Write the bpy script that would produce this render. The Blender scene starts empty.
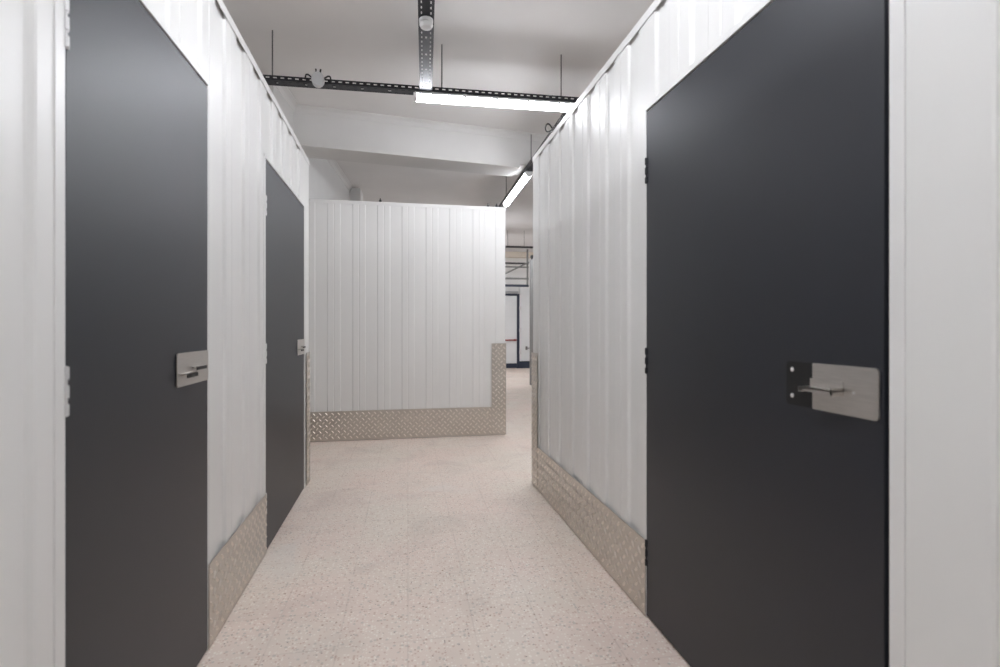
import bpy, bmesh, math, random
from mathutils import Vector, Matrix

random.seed(7)
SC = bpy.context.scene
COL = SC.collection

# ------------------------------------------------------------------ camera
HC = 1.15                      # eye height
YAW = math.atan(100 / 523)     # the corridor runs a little left of the lens axis
cam_d = bpy.data.cameras.new('camera')
cam = bpy.data.objects.new('camera', cam_d)
COL.objects.link(cam)
cam.location = (0, 0, HC)
cam.rotation_euler = (math.radians(90), 0, -YAW)
cam_d.sensor_width = 36
cam_d.lens = 36 * 523 / 1000
cam_d.shift_y = -0.0055
cam_d.clip_start = 0.02
cam_d.dof.use_dof = True
cam_d.dof.focus_distance = 5.0
cam_d.dof.aperture_fstop = 3.2
SC.camera = cam

# ------------------------------------------------------------------ world, exposure
w = bpy.data.worlds.new('world')
SC.world = w
w.use_nodes = True
w.node_tree.nodes['Background'].inputs[0].default_value = (0.9, 0.95, 1, 1)
w.node_tree.nodes['Background'].inputs[1].default_value = 0.05
SC.view_settings.view_transform = 'Standard'
SC.view_settings.look = 'None'
SC.view_settings.gamma = 1
SC.view_settings.use_curve_mapping = False
SC.view_settings.exposure = 1.85
LAMP = 13.0                    # radiance of the lamp covers
try:
    SC.cycles.max_bounces = 12
    SC.cycles.diffuse_bounces = 8
    SC.cycles.sample_clamp_indirect = 6
    SC.cycles.use_denoising = True
    SC.cycles.use_adaptive_sampling = False
    SC.cycles.denoising_input_passes = 'RGB_ALBEDO_NORMAL'
    SC.cycles.denoising_prefilter = 'ACCURATE'
except Exception:
    pass

# ------------------------------------------------------------------ materials
def mat(name, col, rough=.5, metal=0.0, spec=None, coat=0.0):
    m = bpy.data.materials.new(name); m.use_nodes = True
    b = m.node_tree.nodes['Principled BSDF']
    b.inputs['Base Color'].default_value = (*col, 1)
    b.inputs['Roughness'].default_value = rough
    b.inputs['Metallic'].default_value = metal
    if spec is not None: b.inputs['Specular IOR Level'].default_value = spec
    if coat:
        b.inputs['Coat Weight'].default_value = coat
        b.inputs['Coat Roughness'].default_value = .12
    return m

def nodes_of(m):
    return m.node_tree.nodes, m.node_tree.links, m.node_tree.nodes['Principled BSDF']

def vary(m, scale=6, amt=.06, detail=4, bump=0.0, bscale=200, stretch=(1, 1, 1), rvar=0.0):
    """multiply the base colour by soft noise, optional fine bump"""
    N, L, b = nodes_of(m)
    tc = N.new('ShaderNodeTexCoord'); mp = N.new('ShaderNodeMapping')
    mp.inputs['Scale'].default_value = stretch
    L.new(tc.outputs['Object'], mp.inputs['Vector'])
    nz = N.new('ShaderNodeTexNoise'); nz.inputs['Scale'].default_value = scale; nz.inputs['Detail'].default_value = detail
    L.new(mp.outputs[0], nz.inputs['Vector'])
    rm = N.new('ShaderNodeMapRange'); rm.inputs['From Min'].default_value = .3; rm.inputs['From Max'].default_value = .7
    rm.inputs['To Min'].default_value = 1 - amt; rm.inputs['To Max'].default_value = 1 + amt * .4
    L.new(nz.outputs['Fac'], rm.inputs['Value'])
    mx = N.new('ShaderNodeMix'); mx.data_type = 'RGBA'; mx.blend_type = 'MULTIPLY'
    mx.inputs[0].default_value = 1; mx.inputs[6].default_value = b.inputs['Base Color'].default_value[:]
    L.new(rm.outputs[0], mx.inputs[7]); L.new(mx.outputs[2], b.inputs['Base Color'])
    if rvar:
        r2 = N.new('ShaderNodeMapRange'); r = b.inputs['Roughness'].default_value
        r2.inputs['From Min'].default_value = .3; r2.inputs['From Max'].default_value = .7
        r2.inputs['To Min'].default_value = r - rvar; r2.inputs['To Max'].default_value = r + rvar
        L.new(nz.outputs['Fac'], r2.inputs['Value']); L.new(r2.outputs[0], b.inputs['Roughness'])
    if bump:
        n2 = N.new('ShaderNodeTexNoise'); n2.inputs['Scale'].default_value = bscale; n2.inputs['Detail'].default_value = 2
        L.new(mp.outputs[0], n2.inputs['Vector'])
        bp = N.new('ShaderNodeBump'); bp.inputs['Strength'].default_value = bump; bp.inputs['Distance'].default_value = .002
        L.new(n2.outputs['Fac'], bp.inputs['Height']); L.new(bp.outputs[0], b.inputs['Normal'])
    return m

M = {}
M['white_steel'] = vary(mat('white_painted_steel', (.735, .735, .722), .36, spec=.5), 3, .03, stretch=(1, 1, .25), bump=.02, bscale=120)
M['white_trim'] = vary(mat('white_trim_steel', (.735, .735, .725), .34), 5, .03)
M['anthracite'] = vary(mat('anthracite_door_paint', (.0085, .0108, .0180), .44, spec=.74), 5, .10, bump=.06, bscale=500)
M['dark_frame'] = mat('black_frame_steel', (.012, .013, .016), .5)
M['galvanised'] = vary(mat('galvanised_steel', (.80, .80, .80), .38, .6), 30, .10)
M['dark_hinge'] = mat('dark_hinge_steel', (.03, .032, .036), .4, .3)
M['brushed'] = vary(mat('brushed_stainless', (.66, .63, .60), .36, 1.0), 20, .10, stretch=(1, 1, 12), rvar=.08)
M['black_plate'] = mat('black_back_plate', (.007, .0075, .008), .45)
M['tread'] = vary(mat('tread_plate_aluminium', (.60, .56, .51), .32, .9), 4, .06, rvar=.04)
M['tread_lug'] = mat('worn_bright_plate_bars', (.80, .75, .69), .34, .85)
M['plaster'] = vary(mat('painted_plaster', (.66, .655, .645), .8), 2, .05, bump=.05, bscale=60)
M['ceiling_paint'] = vary(mat('ceiling_paint', (.74, .73, .72), .85), 1.3, .05, bump=.04, bscale=50)
M['tray_steel'] = vary(mat('dark_tray_steel', (.028, .029, .034), .40, .55), 14, .15)
M['black'] = mat('black_plastic', (.012, .012, .013), .45)
M['rod'] = mat('zinc_rod', (.16, .16, .16), .45, .7)
M['white_plastic'] = mat('white_plastic', (.74, .74, .74), .45)
M['grey_plastic'] = mat('grey_plastic', (.52, .53, .54), .5)
M['grey_steel'] = vary(mat('grey_painted_steel', (.22, .22, .215), .5), 6, .06)
M['white_wall'] = vary(mat('white_wall_paint', (.88, .88, .87), .6), 2, .04)
M['navy'] = mat('navy_painted_steel', (.03, .04, .07), .5)
M['beige'] = vary(mat('beige_board', (.78, .70, .60), .6), 8, .08)
M['red'] = mat('red_bar_paint', (.26, .03, .028), .4)
M['door_white'] = vary(mat('white_door_paint', (.82, .84, .85), .45), 5, .03)

def lamp_mat():
    m = bpy.data.materials.new('lit_lamp_cover'); m.use_nodes = True
    N, L, b = nodes_of(m)
    b.inputs['Base Color'].default_value = (.9, .9, .9, 1)
    b.inputs['Emission Color'].default_value = (.925, .945, 1, 1)
    b.inputs['Emission Strength'].default_value = LAMP
    return m
M['lamp'] = lamp_mat()

def terrazzo():
    m = mat('worn_terrazzo_tiles', (.6, .53, .47), .42, spec=.4)
    N, L, b = nodes_of(m)
    tc = N.new('ShaderNodeTexCoord')
    rot = N.new('ShaderNodeMapping'); rot.inputs['Rotation'].default_value = (0, 0, math.radians(.84))
    rot.inputs['Location'].default_value = (0, .05, 0)
    L.new(tc.outputs['Object'], rot.inputs['Vector'])
    def mix(kind, fac, a, bb):
        x = N.new('ShaderNodeMix'); x.data_type = 'RGBA'; x.blend_type = kind
        for i, v in ((0, fac), (6, a), (7, bb)):
            if hasattr(v, 'is_output'): L.new(v, x.inputs[i])
            else: x.inputs[i].default_value = v if i == 0 else (*v, 1)
        return x.outputs[2]
    def noise(scale, detail=4, dist=0):
        n = N.new('ShaderNodeTexNoise'); n.inputs['Scale'].default_value = scale; n.inputs['Detail'].default_value = detail
        n.inputs['Distortion'].default_value = dist; L.new(rot.outputs[0], n.inputs['Vector']); return n.outputs['Fac']
    def rng(v, a, bb, c, d):
        r = N.new('ShaderNodeMapRange'); L.new(v, r.inputs['Value'])
        for k, q in zip(('From Min', 'From Max', 'To Min', 'To Max'), (a, bb, c, d)): r.inputs[k].default_value = q
        return r.outputs[0]
    def chips(scale, lo, hi):
        v = N.new('ShaderNodeTexVoronoi'); v.inputs['Scale'].default_value = scale
        L.new(rot.outputs[0], v.inputs['Vector'])
        s = N.new('ShaderNodeSeparateColor'); L.new(v.outputs['Color'], s.inputs[0])
        e = N.new('ShaderNodeMath'); e.operation = 'LESS_THAN'; e.inputs[1].default_value = .42
        L.new(v.outputs['Distance'], e.inputs[0])
        r = N.new('ShaderNodeMath'); r.operation = 'COMPARE'; r.inputs[1].default_value = (lo + hi) / 2; r.inputs[2].default_value = (hi - lo) / 2
        L.new(s.outputs[0], r.inputs[0])
        mu = N.new('ShaderNodeMath'); mu.operation = 'MULTIPLY'; L.new(e.outputs[0], mu.inputs[0]); L.new(r.outputs[0], mu.inputs[1])
        return mu.outputs[0]
    base = mix('MIX', rng(noise(1.7, 5, .4), .35, .65, 0, 1), (.75, .665, .580), (.78, .645, .570))
    base = mix('MIX', chips(95, .0, .30), base, (.86, .79, .71))
    base = mix('MIX', chips(95, .30, .46), base, (.62, .46, .38))
    base = mix('MIX', chips(70, .60, .72), base, (.60, .53, .47))
    base = mix('MIX', chips(120, .955, .975), base, (.40, .32, .27))
    base = mix('MIX', chips(80, .940, .950), base, (.46, .33, .25))
    # wear: paler scuffs and grey smears
    base = mix('MULTIPLY', rng(noise(2.6, 6, .8), .52, .72, 0, .8), base, (.84, .83, .83))
    base = mix('MIX', rng(noise(1.1, 5, 1.2), .60, .75, 0, .5), base, (.72, .68, .63))
    # tile joints, 25 cm grid
    sx = N.new('ShaderNodeSeparateXYZ'); L.new(rot.outputs[0], sx.inputs[0])
    ws = []
    for ax in ('X', 'Y'):
        d = N.new('ShaderNodeMath'); d.operation = 'PINGPONG'; d.inputs[1].default_value = .125
        L.new(sx.outputs[ax], d.inputs[0])
        ws.append(rng(d.outputs[0], .0015, .004, 1, 0))
    mx = N.new('ShaderNodeMath'); mx.operation = 'MAXIMUM'; L.new(ws[0], mx.inputs[0]); L.new(ws[1], mx.inputs[1])
    jf = N.new('ShaderNodeMath'); jf.operation = 'MULTIPLY'; L.new(mx.outputs[0], jf.inputs[0])
    L.new(rng(noise(4, 3), .35, .65, .15, .75), jf.inputs[1])
    base = mix('MULTIPLY', jf.outputs[0], base, (.80, .78, .77))
    L.new(base, b.inputs['Base Color'])
    L.new(rng(noise(3.2, 5, .6), .3, .7, .36, .62), b.inputs['Roughness'])
    return m
M['terrazzo'] = terrazzo()

# ------------------------------------------------------------------ mesh helpers
def box(bm, x0, x1, y0, y1, z0, z1, bevel=0.0):
    vs = [bm.verts.new(p) for p in ((x0, y0, z0), (x1, y0, z0), (x1, y1, z0), (x0, y1, z0), (x0, y0, z1), (x1, y0, z1), (x1, y1, z1), (x0, y1, z1))]
    fs = [bm.faces.new([vs[i] for i in q]) for q in ((0, 3, 2, 1), (4, 5, 6, 7), (0, 1, 5, 4), (1, 2, 6, 5), (2, 3, 7, 6), (3, 0, 4, 7))]
    if bevel:
        es = {e for f in fs for e in f.edges}
        bmesh.ops.bevel(bm, geom=list(es), offset=bevel, segments=2, affect='EDGES', profile=.6)

def prism(bm, pts, z0, z1):
    """closed outline in plan, raised from z0 to z1"""
    a = [bm.verts.new((x, y, z0)) for x, y in pts]; b = [bm.verts.new((x, y, z1)) for x, y in pts]
    n = len(pts)
    bm.faces.new(a[::-1]); bm.faces.new(b)
    for i in range(n): bm.faces.new((a[i], a[(i + 1) % n], b[(i + 1) % n], b[i]))

def sweep(bm, sec, p0, p1, up=(0, 0, 1)):
    """closed section (u sideways, v upward) swept straight from p0 to p1"""
    p0, p1 = Vector(p0), Vector(p1); t = (p1 - p0).normalized(); upv = Vector(up)
    s = t.cross(upv).normalized(); v2 = s.cross(t)
    A = [bm.verts.new(p0 + s * u + v2 * v) for u, v in sec]; B = [bm.verts.new(p1 + s * u + v2 * v) for u, v in sec]
    n = len(sec); bm.faces.new(A[::-1]); bm.faces.new(B)
    for i in range(n): bm.faces.new((A[i], A[(i + 1) % n], B[(i + 1) % n], B[i]))

def ring_sec(r, n=10):
    return [(r * math.cos(2 * math.pi * i / n), r * math.sin(2 * math.pi * i / n)) for i in range(n)]

def tube(bm, p0, p1, r, n=10):
    t = Vector(p1) - Vector(p0)
    sweep(bm, ring_sec(r, n), p0, p1, (0, 0, 1) if abs(t.normalized().z) < .95 else (1, 0, 0))

def lathe(bm, prof, c, axis='Z', n=24):
    """profile (r, h) turned about an axis through c"""
    c = Vector(c); rows = []
    for r, h in prof:
        row = []
        for i in range(n):
            a = 2 * math.pi * i / n; u, v = r * math.cos(a), r * math.sin(a)
            p = {'Z': (u, v, h), 'Y': (u, h, v), 'X': (h, u, v)}[axis]
            row.append(bm.verts.new(c + Vector(p)))
        rows.append(row)
    for a, b in zip(rows, rows[1:]):
        for i in range(n): bm.faces.new((a[i], a[(i + 1) % n], b[(i + 1) % n], b[i]))
    bm.faces.new(rows[0][::-1]); bm.faces.new(rows[-1])

def obj(name, bm, m, parent=None, smooth=False, solid=0.0):
    """link one mesh; vertices are given in world space and kept there under a parent"""
    bmesh.ops.recalc_face_normals(bm, faces=bm.faces[:])
    if smooth:
        for f in bm.faces: f.smooth = True
    me = bpy.data.meshes.new(name)
    off = Vector((0, 0, 0)); q = parent
    while q is not None: off += q.location; q = q.parent
    bm.transform(Matrix.Translation(-off))
    if parent is None:                      # origin at the base of the thing
        xs = [v.co for v in bm.verts]
        o0 = Vector(((min(v.x for v in xs) + max(v.x for v in xs)) / 2, (min(v.y for v in xs) + max(v.y for v in xs)) / 2, min(v.z for v in xs)))
        if name.split('.')[0] == 'floor': o0 = Vector((0, 0, 0))
        bm.transform(Matrix.Translation(-o0))
    bm.to_mesh(me); bm.free()
    o = bpy.data.objects.new(name, me); COL.objects.link(o)
    if parent is not None: o.parent = parent
    else: o.location = o0
    me.materials.append(m if not isinstance(m, str) else M[m])
    if smooth: me.set_sharp_from_angle(angle=math.radians(38))
    if solid:
        s = o.modifiers.new('thickness', 'SOLIDIFY'); s.thickness = solid; s.offset = 0
    return o

def tag(o, label=None, cat=None, group=None, kind=None):
    if label: o['label'] = label
    if cat: o['category'] = cat
    if group: o['group'] = group
    if kind: o['kind'] = kind
    return o

def empty(name, loc, label, cat, group=None, kind=None):
    o = bpy.data.objects.new(name, None); COL.objects.link(o); o.location = loc; o.empty_display_size = .1
    return tag(o, label, cat, group, kind)

def B(): return bmesh.new()

# ------------------------------------------------------------------ plan
XL, XR, YB = -.675, .965, 5.53          # corridor faces and the partition across its end
HW, HB = 2.41, 2.45                     # partition heights
ZC = 3.30                               # ceiling
L_END, R_END = 4.14, 3.745              # where the corridor walls end
YF = 14.65                              # far end of the room
DOOR_H = 2.008

# ------------------------------------------------------------------ room shell
bm = B(); box(bm, -4.2, 5.6, -3.7, 15.0, -.12, 0)
tag(obj('floor', bm, 'terrazzo'), 'worn pinkish terrazzo tile floor running down the corridor', 'floor', kind='structure')
bm = B(); box(bm, -4.2, 5.6, -3.7, 15.0, ZC, ZC + .15)
tag(obj('ceiling', bm, 'ceiling_paint'), 'plain grey painted ceiling above the storage partitions', 'ceiling', kind='structure')

def roomwall_x(Y): return -1.04 + .085 * (Y - 5)
bm = B(); prism(bm, [(-4.2, -3.7), (-4.0, -3.7), (-4.0, 4.75), (-4.0, 4.95), (-4.2, 4.95)], 0, ZC)
tag(obj('wall_west', bm, 'plaster'), 'plain plaster side wall of the hall, left of the storage units', 'wall', kind='structure')
bm = B(); prism(bm, [(-4.0, 4.75), (roomwall_x(4.75), 4.75), (roomwall_x(8.3), 8.3), (roomwall_x(8.3) + .16, 8.3), (roomwall_x(8.3) + .17, 8.75),
                     (roomwall_x(8.75), 8.75), (roomwall_x(14.65), 14.65), (-4.0, 14.65)], 0, ZC)
tag(obj('wall_left_inner', bm, 'plaster'), 'pale plaster wall seen above the end partition on the left', 'wall', kind='structure')
bm = B(); box(bm, 5.4, 5.6, -3.7, 15.0, 0, ZC)
tag(obj('wall_east', bm, 'plaster'), 'plain plaster side wall of the hall, right of the storage units', 'wall', kind='structure')
bm = B(); box(bm, -4.0, 5.4, -3.7, -3.5, 0, ZC)
tag(obj('wall_south', bm, 'plaster'), 'plain plaster wall of the hall behind the viewpoint', 'wall', kind='structure')
bm = B(); box(bm, -4.0, 5.4, YF, 15.0, 0, ZC)
tag(obj('wall_north', bm, 'white_wall'), 'pale far wall of the hall around the exit door', 'wall', kind='structure')

# beam across the ceiling, just over the end partition, and its shallower run beyond the cable tray
def beam_y(X): return 5.35 + .128 * (X + .96)
bm = B(); prism(bm, [(-1.06, beam_y(-1.06)), (1.30, beam_y(1.3)), (1.28, beam_y(1.28) + .36), (-1.06, beam_y(-1.06) + .38)], 2.925, ZC)
bmt = obj('ceiling_beam', bm, 'plaster')
tag(bmt, 'deep white plastered ceiling beam over the end partition', 'beam', kind='structure')
bm = B(); prism(bm, [(1.30, beam_y(1.3)), (5.4, beam_y(5.4)), (5.4, beam_y(5.4) + .38), (1.28, beam_y(1.28) + .36)], 2.96, ZC)
tag(obj('ceiling_beam', bm, 'plaster'), 'shallower white ceiling beam continuing right of the cable tray', 'beam', kind='structure')

COVE = [(q * .5, v * .55) for q, v in [(0, 0), (0, -.11), (.012, -.11), (.022, -.085), (.045, -.045), (.085, -.022), (.11, -.012), (.11, 0)]]
def cove(name, p0, p1, label):
    bm = B(); sweep(bm, COVE, (*p0, ZC), (*p1, ZC)); tag(obj(name, bm, 'plaster'), label, 'cornice', kind='structure')
cove('trim_1', (roomwall_x(4.75), 4.75), (roomwall_x(5.36), 5.36), 'pale cove moulding on the left wall, on the near side of the ceiling beam')
cove('trim_2', (roomwall_x(5.76), 5.76), (roomwall_x(8.3), 8.3), 'pale cove moulding on the left wall, beyond the ceiling beam')
cove('trim_3', (-1.0, beam_y(-1.0)), (5.38, beam_y(5.38)), 'pale cove moulding along the top of the ceiling beam')

# ------------------------------------------------------------------ corrugated partitions
def ribs(t0, t1, start, pitch, wid, flat0=0.0, flat1=0.0, RIB=.0115):
    """outline (t, depth): crests at 0, recesses at -RIB"""
    pts = [(t0, 0)]; k = math.floor((t0 - start) / pitch) - 1
    sl = .018 if RIB > .006 else .013
    while True:
        a = start + k * pitch; k += 1
        if a > t1: break
        e = a + wid
        if a - .05 < t0 + flat0 or e + .02 > t1 - flat1:
            continue
        g = a - (pitch - wid) / 2                      # faint stiffening groove along the crest
        if g - .01 > pts[-1][0]: pts += [(g - .006, 0), (g, -.0025), (g + .006, 0)]
        pts += [(a, 0), (a + sl * .3, -RIB * .16), (a + sl * .7, -RIB * .84), (a + sl, -RIB), (e - sl, -RIB), (e - sl * .7, -RIB * .84), (e - sl * .3, -RIB * .16), (e, 0)]
    pts.append((t1, 0))
    return pts

def panel(bm, fn, t0, t1, z0, z1, start, pitch, wid, thick=.045, flat0=0, flat1=0, rib=.0115):
    o = ribs(t0, t1, start, pitch, wid, flat0, flat1, rib) + [(t1, -thick), (t0, -thick)]
    prism(bm, [fn(t, d) for t, d in o], z0, z1)

fL = lambda t, d: (XL + d, t)
fR = lambda t, d: (XR - d, t)
fB = lambda t, d: (t, YB - d)

def strip(bm, fn, t0, t1, d0, d1, z0, z1, bev=0):
    (xa, ya), (xb, yb) = fn(t0, d0), fn(t1, d1)
    box(bm, min(xa, xb), max(xa, xb), min(ya, yb), max(ya, yb), z0, z1, bev)

def caps(par, fn, t0, t1, H, thick=.045):
    """U-shaped edge trim over the top of the sheets"""
    bm = B()
    strip(bm, fn, t0, t1, -thick - .003, .0035, H - .003, H)
    strip(bm, fn, t0, t1, .0015, .0035, H - .036, H - .003)
    strip(bm, fn, t0, t1, -thick - .003, -thick - .001, H - .036, H - .003)
    return obj('top_cap', bm, 'white_trim', par)

def jambs(par, fn, y0, y1):
    for a, b in ((y0 - .032, y0), (y1, y1 + .006)):
        bm = B(); strip(bm, fn, a, b, -.04, .0035, 0, DOOR_H + .007, .0015)
        obj('jamb_trim', bm, 'white_trim', par)
    bm = B(); strip(bm, fn, y0 - .006, y1 + .006, -.04, .004, DOOR_H + .007, DOOR_H + .027, .0015)
    obj('header_trim', bm, 'white_trim', par)

def long_wall(name, fn, y_start, y_end, doors, start, pitch, wid, near, label):
    bm = B(); y = y_start
    for a, b in doors:
        panel(bm, fn, y, a - .032, 0, HW - .003, near if y == y_start else start, pitch, wid)
        panel(bm, fn, a - .032, b + .006, DOOR_H + .027, HW - .003, start, pitch, wid)
        y = b + .006
    panel(bm, fn, y, y_end, 0, HW - .003, start, pitch, wid, flat1=.02)
    wl = obj(name, bm, 'white_steel'); tag(wl, label, 'wall', kind='structure')
    caps(wl, fn, y_start, y_end + .006, HW)
    for a, b in doors: jambs(wl, fn, a, b)
    return wl

DL = [(1.217, 2.025), (2.841, 3.93)]
DR = [(.882, 1.935)]
wl = long_wall('wall_left', fL, -2.6, L_END, DL, 2.365, .256, .13, 1.007, 'white corrugated steel partition along the left of the corridor')
wr = long_wall('wall_right', fR, -2.6, R_END, DR, 2.005, .247, .115, .585, 'white corrugated steel partition along the right of the corridor')
# the ends of both blocks, turned away from the corridor
bm = B(); panel(bm, lambda t, d: (t, L_END + d), -3.9, XL - .046, 0, HW - .003, .1, .25, .12)
o = obj('wall_left_return', bm, 'white_steel'); tag(o, 'white corrugated end of the left block, turning away from the corridor', 'wall', kind='structure')
caps(o, lambda t, d: (t, L_END + d), -3.9, XL - .05, HW)
bm = B(); panel(bm, lambda t, d: (t, R_END + d), XR + .046, 5.3, 0, HW - .003, .1, .25, .12)
o = obj('wall_right_return', bm, 'white_steel'); tag(o, 'white corrugated end of the right block, turning away from the corridor', 'wall', kind='structure')
caps(o, lambda t, d: (t, R_END + d), XR + .05, 5.3, HW)

# partition across the end of the corridor
XB0, XB1 = roomwall_x(YB) + .005, 1.115
bm = B(); panel(bm, fB, XB0, XB1, 0, HB - .003, -.85, .2475, .135, flat1=.02, rib=.0042)
wb = obj('wall_back', bm, 'white_steel'); tag(wb, 'white corrugated steel partition closing the end of the corridor', 'wall', kind='structure')
caps(wb, fB, XB0, XB1 + .006, HB)
for t in (-.20, .93, 1.025):                            # black clamps on the top edge
    bm = B(); box(bm, t - .012, t + .012, YB + .01, YB + .04, HB - .002, HB + .016, .003)
    lathe(bm, [(.014, 0), (.014, .010), (.006, .014), (.006, .03)], (t, YB + .025, HB + .012), n=10)
    tag(obj('clamp', bm, 'black', wb), 'small black clamp on the top edge')
bm = B(); panel(bm, lambda t, d: (XB1 + d, t), YB + .046, 9.2, 0, HB - .003, .1, .25, .12)
o = obj('wall_back_return', bm, 'white_steel'); tag(o, 'white corrugated side of the end block, running away to the far door', 'wall', kind='structure')
caps(o, lambda t, d: (XB1 + d, t), YB + .05, 9.2, HB)

# far partition on the right of the passage
XP, YP, HP = 2.58, 10.3, 2.52
bm = B(); panel(bm, lambda t, d: (t, YP + d), XP, 5.3, 0, HP, XP + .3, .25, .12)
panel(bm, lambda t, d: (XP - d, t), 6.2, YP - .046, 0, HP, .1, .25, .12)
wp = obj('wall_beyond', bm, 'grey_steel'); tag(wp, 'grey steel partition end standing far down the passage', 'wall', kind='structure')
bm = B(); lathe(bm, [(.03, 0), (.03, .03), (.045, .04), (.045, .075), (.02, .09)], (XP + .03, YP - .12, HP), n=14)
tag(obj('knob', bm, 'black', wp), 'black knob on top of the partition end')

# ------------------------------------------------------------------ tread plate
def lugs(bm, fn, t0, t1, z0, z1, d, ph=0.0):
    """raised almond bars of the plate, two directions by turns"""
    P = .06; L_, W_, H_ = .0195, .0072, .0056
    def put(tc, zc, s):
        if tc - .013 < t0 or tc + .013 > t1 or zc - .013 < z0 or zc + .013 > z1: return
        c = math.sqrt(.5); ring = []
        for u, v in ((-L_, 0), (-L_ * .45, -W_), (L_ * .45, -W_), (L_, 0), (L_ * .45, W_), (-L_ * .45, W_)):
            a, b = c * u - c * v, c * u + c * v
            x, y = fn(tc + s * a, d); ring.append(bm.verts.new((x, y, zc - b)))
        top = []
        for u in (-L_ * .5, L_ * .5):
            a, b = c * u, c * u
            x, y = fn(tc + s * a, d + H_); top.append(bm.verts.new((x, y, zc - b)))
        for q in ((ring[0], ring[1], top[0]), (ring[1], ring[2], top[1], top[0]), (ring[2], ring[3], top[1]),
                  (ring[3], ring[4], top[1]), (ring[4], ring[5], top[0], top[1]), (ring[5], ring[0], top[0])):
            bm.faces.new(q).material_index = 1
    i = 0
    nt, nz = int((t1 - t0) / P) + 2, int((z1 - z0) / P) + 2
    for i in range(nt):
        for j in range(nz):
            put(t0 + .018 + ph + i * P, z0 + .03 + j * P, 1)
            put(t0 + .048 + ph + i * P, z0 + .06 + j * P, -1)
            put(t0 + .048 + ph + i * P, z0 + .0 + j * P, -1) if j == 0 else None

def plate(bm, fn, t0, t1, z0, z1, d0=.0040, th=.003, ph=0.0):
    strip(bm, fn, t0, t1, d0, d0 + th, z0, z1)
    lugs(bm, fn, t0, t1, z0, z1, d0 + th, ph)

KZ = .305
def kick(name, fn, runs, label):
    root = empty(name, (*fn(runs[0][0], 0), 0), label, 'kick plate', kind='structure')
    for a, b in runs:
        bm = B(); plate(bm, fn, a, b, .006, KZ); p = obj('kick_plate', bm, 'tread', root); p.data.materials.append(M['tread_lug'])
    return root
kick('baseboard_left', fL, [(2.027, 2.842), (-2.5, 1.22)], 'aluminium tread kick plate along the foot of the left partition')
kick('baseboard_right', fR, [(1.937, 3.60), (-2.5, .885)], 'aluminium tread kick plate along the foot of the right partition')
kick('baseboard_back', fB, [(XB0, .965)], 'aluminium tread kick plate along the foot of the end partition')

def guard(fn, fn2, t0, t1, s0, s1, H, label):
    bm = B(); plate(bm, fn, t0, t1, .006, H, d0=.007); plate(bm, fn2, s0, s1, .006, H, d0=.004)
    o = obj('corner_guard', bm, 'tread'); o.data.materials.append(M['tread_lug']); tag(o, label, 'corner guard'); return o
guard(fL, lambda t, d: (t, L_END + d), 4.0, L_END + .0075, XL - .14, XL + .0085, .97, 'tall narrow tread plate guard on the end corner of the left partition')
guard(fR, lambda t, d: (t, R_END + d), 3.595, R_END + .0075, XR - .0085, XR + .14, .97, 'tall narrow tread plate guard on the end corner of the right partition')
guard(fB, lambda t, d: (XB1 + d, t), .965, XB1 + .0075, YB - .0085, YB + .14, .985, 'tall brown-grey tread plate guard on the right corner of the end partition')

# ------------------------------------------------------------------ storage doors
def tab(bm, fn, t0, t1, z, out, lip, d0, fl=.014):
    """flat lug standing out from the plate with a folded front edge"""
    strip(bm, fn, t0, t1, d0, d0 + out, z, z + .0035)
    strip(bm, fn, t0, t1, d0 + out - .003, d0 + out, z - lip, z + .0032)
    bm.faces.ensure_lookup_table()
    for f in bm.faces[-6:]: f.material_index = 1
    strip(bm, fn, t0, t1, d0, d0 + .002, z, z + fl)

def rounded_plate(bm, fn, t0, t1, z0, z1, d0, d1, r0, r1):
    """plate with corner radius r0 at the t0 end and r1 at the t1 end"""
    pts = []
    for (ct, cz, a0, r) in ((t1 - r1, z1 - r1, 0, r1), (t0 + r0, z1 - r0, 90, r0), (t0 + r0, z0 + r0, 180, r0), (t1 - r1, z0 + r1, 270, r1)):
        for k in range(5):
            a = math.radians(a0 + k * 22.5)
            pts.append((ct + r * math.cos(a), cz + r * math.sin(a)))
    A = [bm.verts.new((*fn(t, d0), z)) for t, z in pts]; Bv = [bm.verts.new((*fn(t, d1), z)) for t, z in pts]
    n = len(pts); bm.faces.new(A); bm.faces.new(Bv)
    for i in range(n): bm.faces.new((A[i], A[(i + 1) % n], Bv[(i + 1) % n], Bv[i]))

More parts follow.
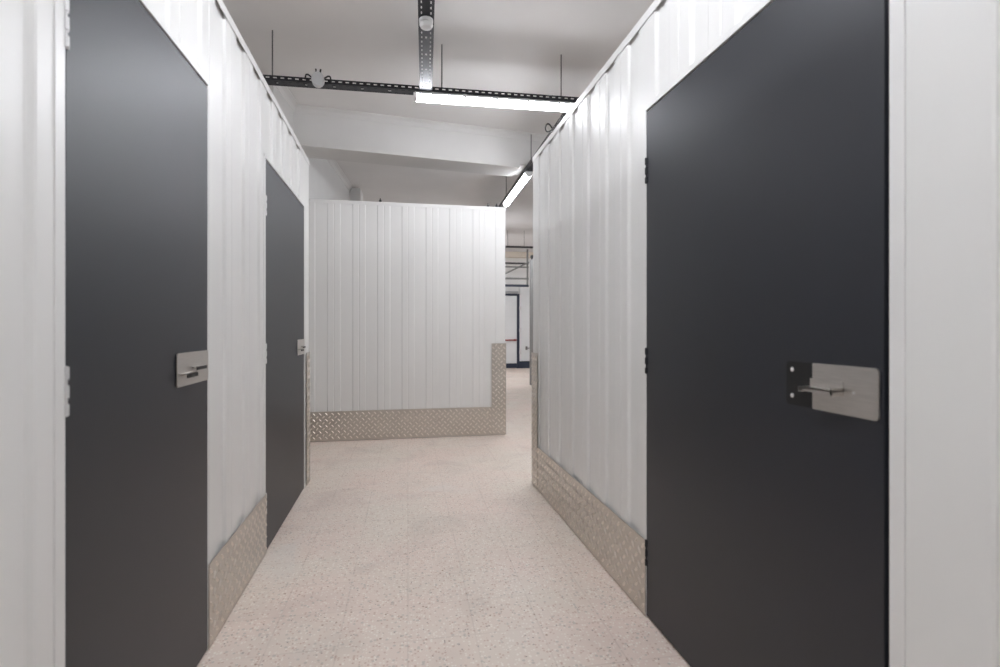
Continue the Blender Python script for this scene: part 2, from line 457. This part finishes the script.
SEG = ((-.05, -.027), (-.014, .012), (.025, .05))          # knuckles of a hinge
def storage_door(name, fn, y0, y1, hinge_t, hinge_mat, label, style):
    root = empty(name, (*fn((y0 + y1) / 2, 0), 0), label, 'door', kind='structure')
    bm = B()                                            # black rebate behind the leaf
    strip(bm, fn, y0 + .001, y0 + .045, -.085, -.046, .0, DOOR_H + .006)
    strip(bm, fn, y1 - .045, y1 - .001, -.085, -.046, .0, DOOR_H + .006)
    strip(bm, fn, y0 + .045, y1 - .045, -.085, -.046, DOOR_H - .035, DOOR_H + .006)
    obj('door_frame', bm, 'dark_frame', root)
    g0, g1 = .004, .002
    if style == 'open_plate': g0 = .012
    bm = B(); strip(bm, fn, y0 + g0, y1 - g1, -.044, .002, .008, DOOR_H, .0015)
    obj('leaf', bm, 'anthracite', root)
    for z in (.257, 1.020, 1.775):
        bm = B(); s = 1 if hinge_t == y0 else -1
        lo, hi = sorted((hinge_t + s * .004, hinge_t + s * .012))
        for a, b in SEG: strip(bm, fn, lo, hi, -.001, .004, z + a, z + b, .0008)
        lo, hi = sorted((hinge_t - s * .005, hinge_t - s * .003))
        for a, b in SEG: strip(bm, fn, lo, hi, .004, .0065, z + a, z + b, .0008)
        x, y = fn(hinge_t + s * .002, .004)
        for a, b in SEG: tube(bm, (x, y, z + a), (x, y, z + b), .0048, 12)
        tube(bm, (x, y, z - .052), (x, y, z + .052), .0022, 8)
        obj('hinge', bm, hinge_mat, root, True)
    return root

def screw(fn, t, z, d, par):
    bm = B(); x, y = fn(t, d)
    lathe(bm, [(.0055, -.001), (.0055, .0008), (.0035, .0022)] if fn is fL else [(.0055, .001), (.0055, -.0008), (.0035, -.0022)], (x, y, z), 'X', 12)
    return obj('screw', bm, 'galvanised', par, True)

def closed_lock(root, y1, w):
    a = y1 - w
    bm = B(); rounded_plate(bm, fL, a, y1 - .009, .967, 1.072, .004, .007, .010, .002)
    p = obj('lock_plate', bm, 'brushed', root); tag(p, 'brushed steel lock plate')
    bm = B(); rounded_plate(bm, fL, a + .006, y1 - .010, .973, 1.066, -.002, .004, .008, .002)
    obj('back_plate', bm, 'black_plate', p)
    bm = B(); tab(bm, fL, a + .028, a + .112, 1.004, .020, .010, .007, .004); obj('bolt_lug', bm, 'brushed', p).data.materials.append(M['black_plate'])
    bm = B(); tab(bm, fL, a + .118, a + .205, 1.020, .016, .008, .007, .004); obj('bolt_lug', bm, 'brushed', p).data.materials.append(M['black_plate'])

d1 = storage_door('door_1', fL, *DL[0], DL[0][0], 'galvanised', 'nearest dark grey storage door, on the left with pale hinges', 'closed')
closed_lock(d1, DL[0][1], .272)
d2 = storage_door('door_2', fL, *DL[1], DL[1][0], 'galvanised', 'farther dark grey storage door on the left, beside the end corner', 'closed')
closed_lock(d2, DL[1][1], .262)
d3 = storage_door('door_3', fR, *DR[0], DR[0][1], 'dark_hinge', 'large dark grey storage door on the right, its steel bolt drawn back', 'open_plate')
bm = B(); rounded_plate(bm, fR, .915, 1.166, .959, 1.067, -.002, .0025, .006, .009)
bp = obj('back_plate', bm, 'black_plate', d3); tag(bp, 'black back plate with two bright screws')
for z in (.982, 1.047): screw(fR, 1.146, z, .0025, bp)
bm = B(); rounded_plate(bm, fR, .902, 1.077, .959, 1.067, .0030, .0065, .010, .0015)
lp = obj('lock_plate', bm, 'brushed', d3); tag(lp, 'brushed steel lock plate with rounded corners')
bm = B(); tab(bm, fR, .988, 1.082, 1.009, .032, .006, .0065, .022)
strip(bm, fR, .988, .992, .0065, .0385, 1.000, 1.018)   # folded end of the lug
strip(bm, fR, 1.072, 1.084, .0330, .0385, 1.001, 1.011)
obj('bolt_lug', bm, 'brushed', lp).data.materials.append(M['brushed'])
bm = B(); x, y = fR(.962, .0065); lathe(bm, [(.003, .0), (.003, -.001)], (x, y, 1.010), 'X', 10); obj('rivet', bm, 'galvanised', lp)

# ------------------------------------------------------------------ cable trays with their hanger rods
TZ0, TZ1 = 2.922, 2.955
def tray(p0, p1, label, rods, width=.09):
    """perforated channel from p0 to p1 (plan); rods = distances along it"""
    p0, p1 = Vector((*p0, 0)), Vector((*p1, 0)); t = (p1 - p0).normalized(); s = Vector((t.y, -t.x, 0)); Ln = (p1 - p0).length
    root = empty('cable_tray', (p0.x, p0.y, TZ0), label, 'cable tray', 'cable trays under the ceiling')
    bm = B(); P = .05; n = int(Ln / P)
    cols = sorted({0.0, Ln} | {round(i * P + q, 4) for i in range(n) for q in (.0125, .0375)})
    U = [0, .015, .022, width / 2 - .006, width / 2 + .006, width - .022, width - .015, width]
    sec = [(0, TZ1), (0, TZ0 + .022), (0, TZ0 + .013)] + [(u, TZ0) for u in U] + [(width, TZ0 + .013), (width, TZ0 + .022), (width, TZ1)]
    holes = {1, 4, 8, 11}
    mid = 6
    rows = [[bm.verts.new(p0 + t * c + s * (u - width / 2) + Vector((0, 0, z))) for u, z in sec] for c in cols]
    for i, (a, b) in enumerate(zip(rows, rows[1:])):
        slot = abs(((cols[i] + cols[i + 1]) / 2) % P - P / 2) < .006 and cols[i + 1] - cols[i] < .03
        for k in range(len(sec) - 1):
            if slot and (k in holes or (k == mid and i % 8 == 1)): continue
            bm.faces.new((a[k], a[k + 1], b[k + 1], b[k]))
    obj('channel', bm, 'tray_steel', root, solid=.0016)
    for r in rods:
        q = p0 + t * r
        bm = B(); tube(bm, (q.x, q.y, TZ0 + .002), (q.x, q.y, ZC), .0048, 8)
        lathe(bm, [(.010, 0), (.010, .008)], (q.x, q.y, TZ0 + .003), n=6)
        obj('hanger_rod', bm, 'rod', root)
    return root

SL = .0314
def ty(X): return 4.02 - SL * (X + .955)               # the tray across the corridor
def on_t(X): return (X + 2.9) * math.sqrt(1 + SL * SL)
tray((-2.9, ty(-2.9)), (2.6, ty(2.6)), 'black perforated cable tray crossing above the corridor', [on_t(x) for x in (-.905, .312, 1.245, 2.2)])
def xn(Y): return .140 + .047 * (Y - 2.865)            # the tray along the corridor
tray((xn(-2.8), -2.8), (xn(3.93), 3.93), 'black perforated cable tray running along the corridor overhead', [.6, 2.2, 3.8, 5.2])
def xr(Y): return 1.385 + .026 * (Y - 4.12)             # the tray over the right block
tray((xr(4.05), 4.05), (xr(11.1), 11.1), 'black perforated cable tray running past the right block toward the far passage', [1.565, 3.15, 5.0, 6.6])
tray((xr(11.5), 11.5), (xr(14.3), 14.3), 'added unseen black perforated cable tray leading up to the far exit door', [.4, 2.4])  # added out of sight, only to carry the fill lamp near the door

# ------------------------------------------------------------------ lamps
def lamp(c, ang, label, group='strip lights under the trays', length=1.5, clips=True, z=TZ0):
    """weatherproof strip light hung under a tray, centre c in plan, turned by ang"""
    root = empty('strip_light', (c[0], c[1], z), label, 'strip light', group)
    ca, sa = math.cos(ang), math.sin(ang)
    t = Vector((ca, sa, 0)); s = Vector((sa, -ca, 0)); C0 = Vector((c[0], c[1], z))
    P = lambda a: C0 + t * a
    hl = length / 2
    def half(rx, rz, top):                              # rounded underside, flat top
        return [(rx * math.cos(a), top - rz * abs(math.sin(a)) ** .8) for a in [math.pi * k / 14 for k in range(15)]]
    cov = half(.040, .046, -.020)
    bm = B(); sweep(bm, [(u, v) for u, v in cov], P(-hl + .022), P(hl - .022)); obj('diffuser', bm, 'lamp', root, True)
    bm = B(); sweep(bm, [(-.043, -.022), (.043, -.022), (.041, -.006), (.030, -.001), (-.030, -.001), (-.041, -.006)], P(-hl + .01), P(hl - .01)); obj('housing', bm, 'grey_plastic', root)
    for e in (-1, 1):
        bm = B(); sweep(bm, half(.043, .050, -.016) , P(e * hl), P(e * (hl - .024)))
        lathe(bm, [(.009, 0), (.009, .012)], P(e * (hl - .012)) + Vector((0, 0, -.074)), n=10)
        obj('end_cap', bm, 'white_plastic', root, True)
    if clips:
        for k in range(6):
            a = -hl + .14 + k * (length - .28) / 5
            for sd in (-1, 1):
                bm = B(); p = P(a) + s * sd * .0435
                box(bm, -.010, .010, -.003, .003, -.036, -.006, .001)
                bm.transform(Matrix.Translation(p) @ Matrix.Rotation(ang, 4, 'Z'))
                obj('clip', bm, 'grey_plastic', root)
    return root
a_t = math.atan(-SL)
lamp((.85, ty(.85)), a_t, 'lit white strip light under the tray crossing the corridor')
def xl(Y): return -1.95 + .026 * (Y - 2.7)             # the tray over the left block
tray((xl(-2.6), -2.6), (xl(3.7), 3.7), 'black perforated cable tray over the left storage block, beside the corridor', [.8, 2.6, 4.4, 5.9])
a_n = math.atan2(1, .047); a_r = math.atan2(1, .026)
lamp((xr(6.47), 6.47), a_r, 'lit white strip light seen between the end partition and the right wall')
lamp((xr(10.1), 10.1), a_r, 'added unseen strip light behind the end block, midway down the far passage')  # added fill lamp, unseen, brightening the far passage
lamp((xr(12.9), 12.9), a_r, 'added unseen strip light behind the end block, nearest the far exit door')  # unseen lamp added to lift the far wall and door
lamp((xr(4.65), 4.65), a_r, 'lit white strip light just peeping over the top of the right wall', length=1.2)
lamp((xl(2.5), 2.5), a_r, 'lit white strip light over the left storage block, beside the nearest door')
lamp((xl(.5), .5), a_r, 'added out-of-view strip light over the left storage block, nearer the viewpoint')  # extra lamp out of view, added to brighten the near walls
def xr2(Y): return 2.35 + .026 * (Y - 1.2)  # line of an added tray, out of view, carrying two fill lamps
tray((xr2(-2.6), -2.6), (xr2(3.3), 3.3), 'added out-of-view cable tray over the right storage block, beside the corridor', [.8, 2.6, 4.4, 5.6])
lamp((xr2(1.9), 1.9), a_r, 'added out-of-view strip light over the right storage block, beside the big dark door')  # added out of view to light the upper left wall
lamp((xr2(-.1), -.1), a_r, 'added out-of-view strip light over the right storage block, nearer the viewpoint')  # second added lamp on this tray, lifting the near walls
lamp((xn(1.3), 1.3), a_n, 'added out-of-view strip light over the corridor, ahead of the viewpoint')  # added above the frame to brighten the near corridor
lamp((xn(-.35), -.35), a_n, 'added out-of-view strip light over the corridor, right above the viewpoint')  # added overhead out of view, evening out the near light

# ------------------------------------------------------------------ fittings on the trays
def along_t(X, dy, z): return Vector((X, ty(X) + dy, z))
jc = along_t(-.579, -.060, 2.934)
root = empty('junction_box', jc, 'round grey junction box on the tray crossing above the corridor', 'junction box')
bm = B(); lathe(bm, [(.040, .010), (.044, .006), (.044, -.026), (.038, -.034)], (0, 0, 0), 'Y', 28); bm.transform(Matrix.Translation(jc) @ Matrix.Diagonal((1, 1, 1.2, 1))); obj('housing', bm, 'grey_plastic', root, True)
for dx, tilt in ((-.012, -.1), (.014, .15)):
    bm = B(); tube(bm, jc + Vector((dx, -.008, .047)), jc + Vector((dx + tilt * .03, -.008, .078)), .006, 10); obj('cable_gland', bm, 'black', root)
for sd in (-1, 1):
    bm = B(); p = [Vector((sd * .042, -.008, .014)), Vector((sd * .070, -.008, .034)), Vector((sd * .084, -.005, .032)), Vector((sd * .090, .0, -.002))]
    for a, b in zip(p, p[1:]): tube(bm, jc + a, jc + b, .0055, 10)
    obj('cable', bm, 'black', root)

dc = Vector((xn(3.03), 3.03, TZ0 - .002))
root = empty('smoke_detector', dc, 'round white smoke detector under the tray along the corridor', 'smoke detector')
bm = B(); lathe(bm, [(.040, 0), (.040, -.012), (.037, -.016)], dc, n=28); obj('base', bm, 'white_plastic', root, True)
bm = B(); lathe(bm, [(.034, -.016), (.039, -.022), (.038, -.034), (.030, -.046), (.014, -.050)], dc, n=28); obj('sensor_head', bm, 'white_plastic', root, True)

kc = Vector((xr(4.5) - .092, 4.5, 2.935))
bm = B()
pts = [kc + Vector((.03 * math.cos(a), .012 * math.sin(2 * a), .035 * math.sin(a))) for a in [2 * math.pi * k / 12 for k in range(11)]] + [kc + Vector((.05, .06, -.004))]
for a, b in zip(pts, pts[1:]): tube(bm, a, b, .007, 8)
tag(obj('cable_loop', bm, 'black'), 'small loop of black cable tied to the tray above the right wall', 'cable')

# ------------------------------------------------------------------ the far end, seen through the gap
def far(px, py=None, Y=YF):
    r = (px - 500) / 523; s_, c_ = math.sin(YAW), math.cos(YAW)
    d = Y / (c_ - r * s_); X = d * (r * c_ + s_)
    return (X, None if py is None else HC + (328 - py) * d / 523)
FX0, FX1 = 2.42, far(519)[0]
fz = lambda py, px=512, Y=YF: far(px, py, Y)[1]
d4 = empty('door_4', ((FX0 + FX1) / 2, YF, 0), 'white exit door with black frame and red bar at the far end', 'door', kind='structure')
bm = B(); zt = fz(294)
box(bm, FX0, FX0 + .07, YF - .06, YF - .002, 0, zt); box(bm, FX1 - .07, FX1, YF - .06, YF - .002, 0, zt); box(bm, FX0 + .07, FX1 - .07, YF - .06, YF - .002, zt - .05, zt)
obj('door_frame', bm, 'navy', d4)
bm = B(); z = [.14, fz(352), fz(330), fz(308), zt - .055]
for a, b in zip(z, z[1:]): box(bm, FX0 + .075, FX1 - .075, YF - .045, YF - .012, a + .004, b - .004, .003)
box(bm, FX0 + .08, FX1 - .08, YF - .035, YF - .014, .14, zt - .055)
obj('leaf', bm, 'door_white', d4)
bm = B(); box(bm, FX0 + .075, FX1 - .075, YF - .055, YF - .012, .01, .138, .003); obj('kick_plate', bm, 'navy', d4)
bm = B(); zz = fz(340); tube(bm, (FX0 + .12, YF - .10, zz), (FX1 - .09, YF - .10, zz), .019, 12)
for x in (FX0 + .16, FX1 - .14): box(bm, x - .02, x + .02, YF - .11, YF - .045, zz - .028, zz + .028, .004)
tag(obj('push_bar', bm, 'red', d4), 'red push bar')
for py in (308, 330, 352):
    bm = B(); box(bm, FX1 - .01, FX1 + .05, YF - .085, YF - .061, fz(py) - .05, fz(py) + .05, .004); obj('hinge', bm, 'galvanised', d4)
bm = B(); box(bm, FX1 - .42, FX1 - .06, YF - .16, YF - .062, zt + .005, zt + .07, .006); obj('door_closer', bm, 'grey_plastic', d4)
bm = B(); box(bm, FX1 + .003, far(528)[0] + .7, YF - .05, YF - .001, .20, fz(288), .004)
tag(obj('trim_4', bm, 'door_white'), 'white panelled wall section right of the far exit door', 'wall panel', kind='structure')
bm = B(); box(bm, FX1 + .003, far(528)[0] + .7, YF - .06, YF - .001, 0, .195, .004)
tag(obj('baseboard_far', bm, 'navy'), 'black skirting under the white panel at the far end', 'skirting', kind='structure')
hz = fz(348, 527)
hr = empty('door_pull', (far(526)[0], YF - .05, hz), 'small grey handle on the white panel at the far end', 'handle')
bm = B(); box(bm, far(526)[0] - .03, far(526)[0] + .03, YF - .065, YF - .0505, hz - .05, hz + .05, .004); obj('rose', bm, 'grey_steel', hr)
bm = B(); tube(bm, (far(526)[0], YF - .11, hz), (far(526)[0] + .08, YF - .11, hz), .012); tube(bm, (far(526)[0], YF - .06, hz), (far(526)[0], YF - .11, hz), .012); obj('grip', bm, 'grey_steel', hr)
bm = B(); box(bm, 2.0, 5.38, YF - .25, YF - .001, fz(258), fz(251.5), .004)
tag(obj('trim_5', bm, 'beige'), 'beige boarded beam across the top of the far wall', 'beam', kind='structure')
YR = YF - .75
fr = empty('rail_frame', (3.3, YR, fz(286, Y=YR)), 'grey and black steel rails with a diagonal brace above the far exit door', 'rails')
for py, h, m in ((263.3, .022, 'black'), (267, .018, 'grey_steel'), (278.5, .022, 'grey_steel'), (285.6, .03, 'navy')):
    z0 = fz(py, Y=YR)
    bm = B(); box(bm, 2.2, far(528.5, Y=YR)[0], YR - .03, YR + .03, z0 - h, z0 + h, .004); obj('rail', bm, m, fr)
bm = B(); sweep(bm, [(-.02, -.02), (.02, -.02), (.02, .02), (-.02, .02)], (far(505, Y=YR)[0], YR - .055, fz(274, Y=YR)), (far(528.5, Y=YR)[0], YR - .055, fz(262, Y=YR))); obj('brace', bm, 'grey_steel', fr)
for X in (2.24, far(528.5, Y=YR)[0] - .03):
    bm = B(); box(bm, X - .03, X + .03, YR - .029, YR + .029, fz(286, Y=YR), ZC - .001) if X < 2.5 else box(bm, X - .02, X + .02, YR - .028, YR + .028, fz(286, Y=YR), ZC - .001)
    obj('post', bm, 'grey_steel', fr)
Y7 = 11.3
TZ_keep = (TZ0, TZ1)
tray((1.0, Y7 + .02), (5.2, Y7 - .10), 'black cable tray crossing above the far passage', [1.33, 1.70, 3.4])
lamp((3.95, Y7 + .02 - (2.95) * .12 / 4.2), math.atan2(-.12, 4.2), 'added strip light over the far passage, unseen above the grey partition')  # unseen lamp added for brightness in the far gap
lamp((1.2, Y7 + .02 - .2 * .12 / 4.2), math.atan2(-.12, 4.2), 'added strip light on the far tray, unseen above the end block')  # added likewise out of sight, lighting the far gap from the left
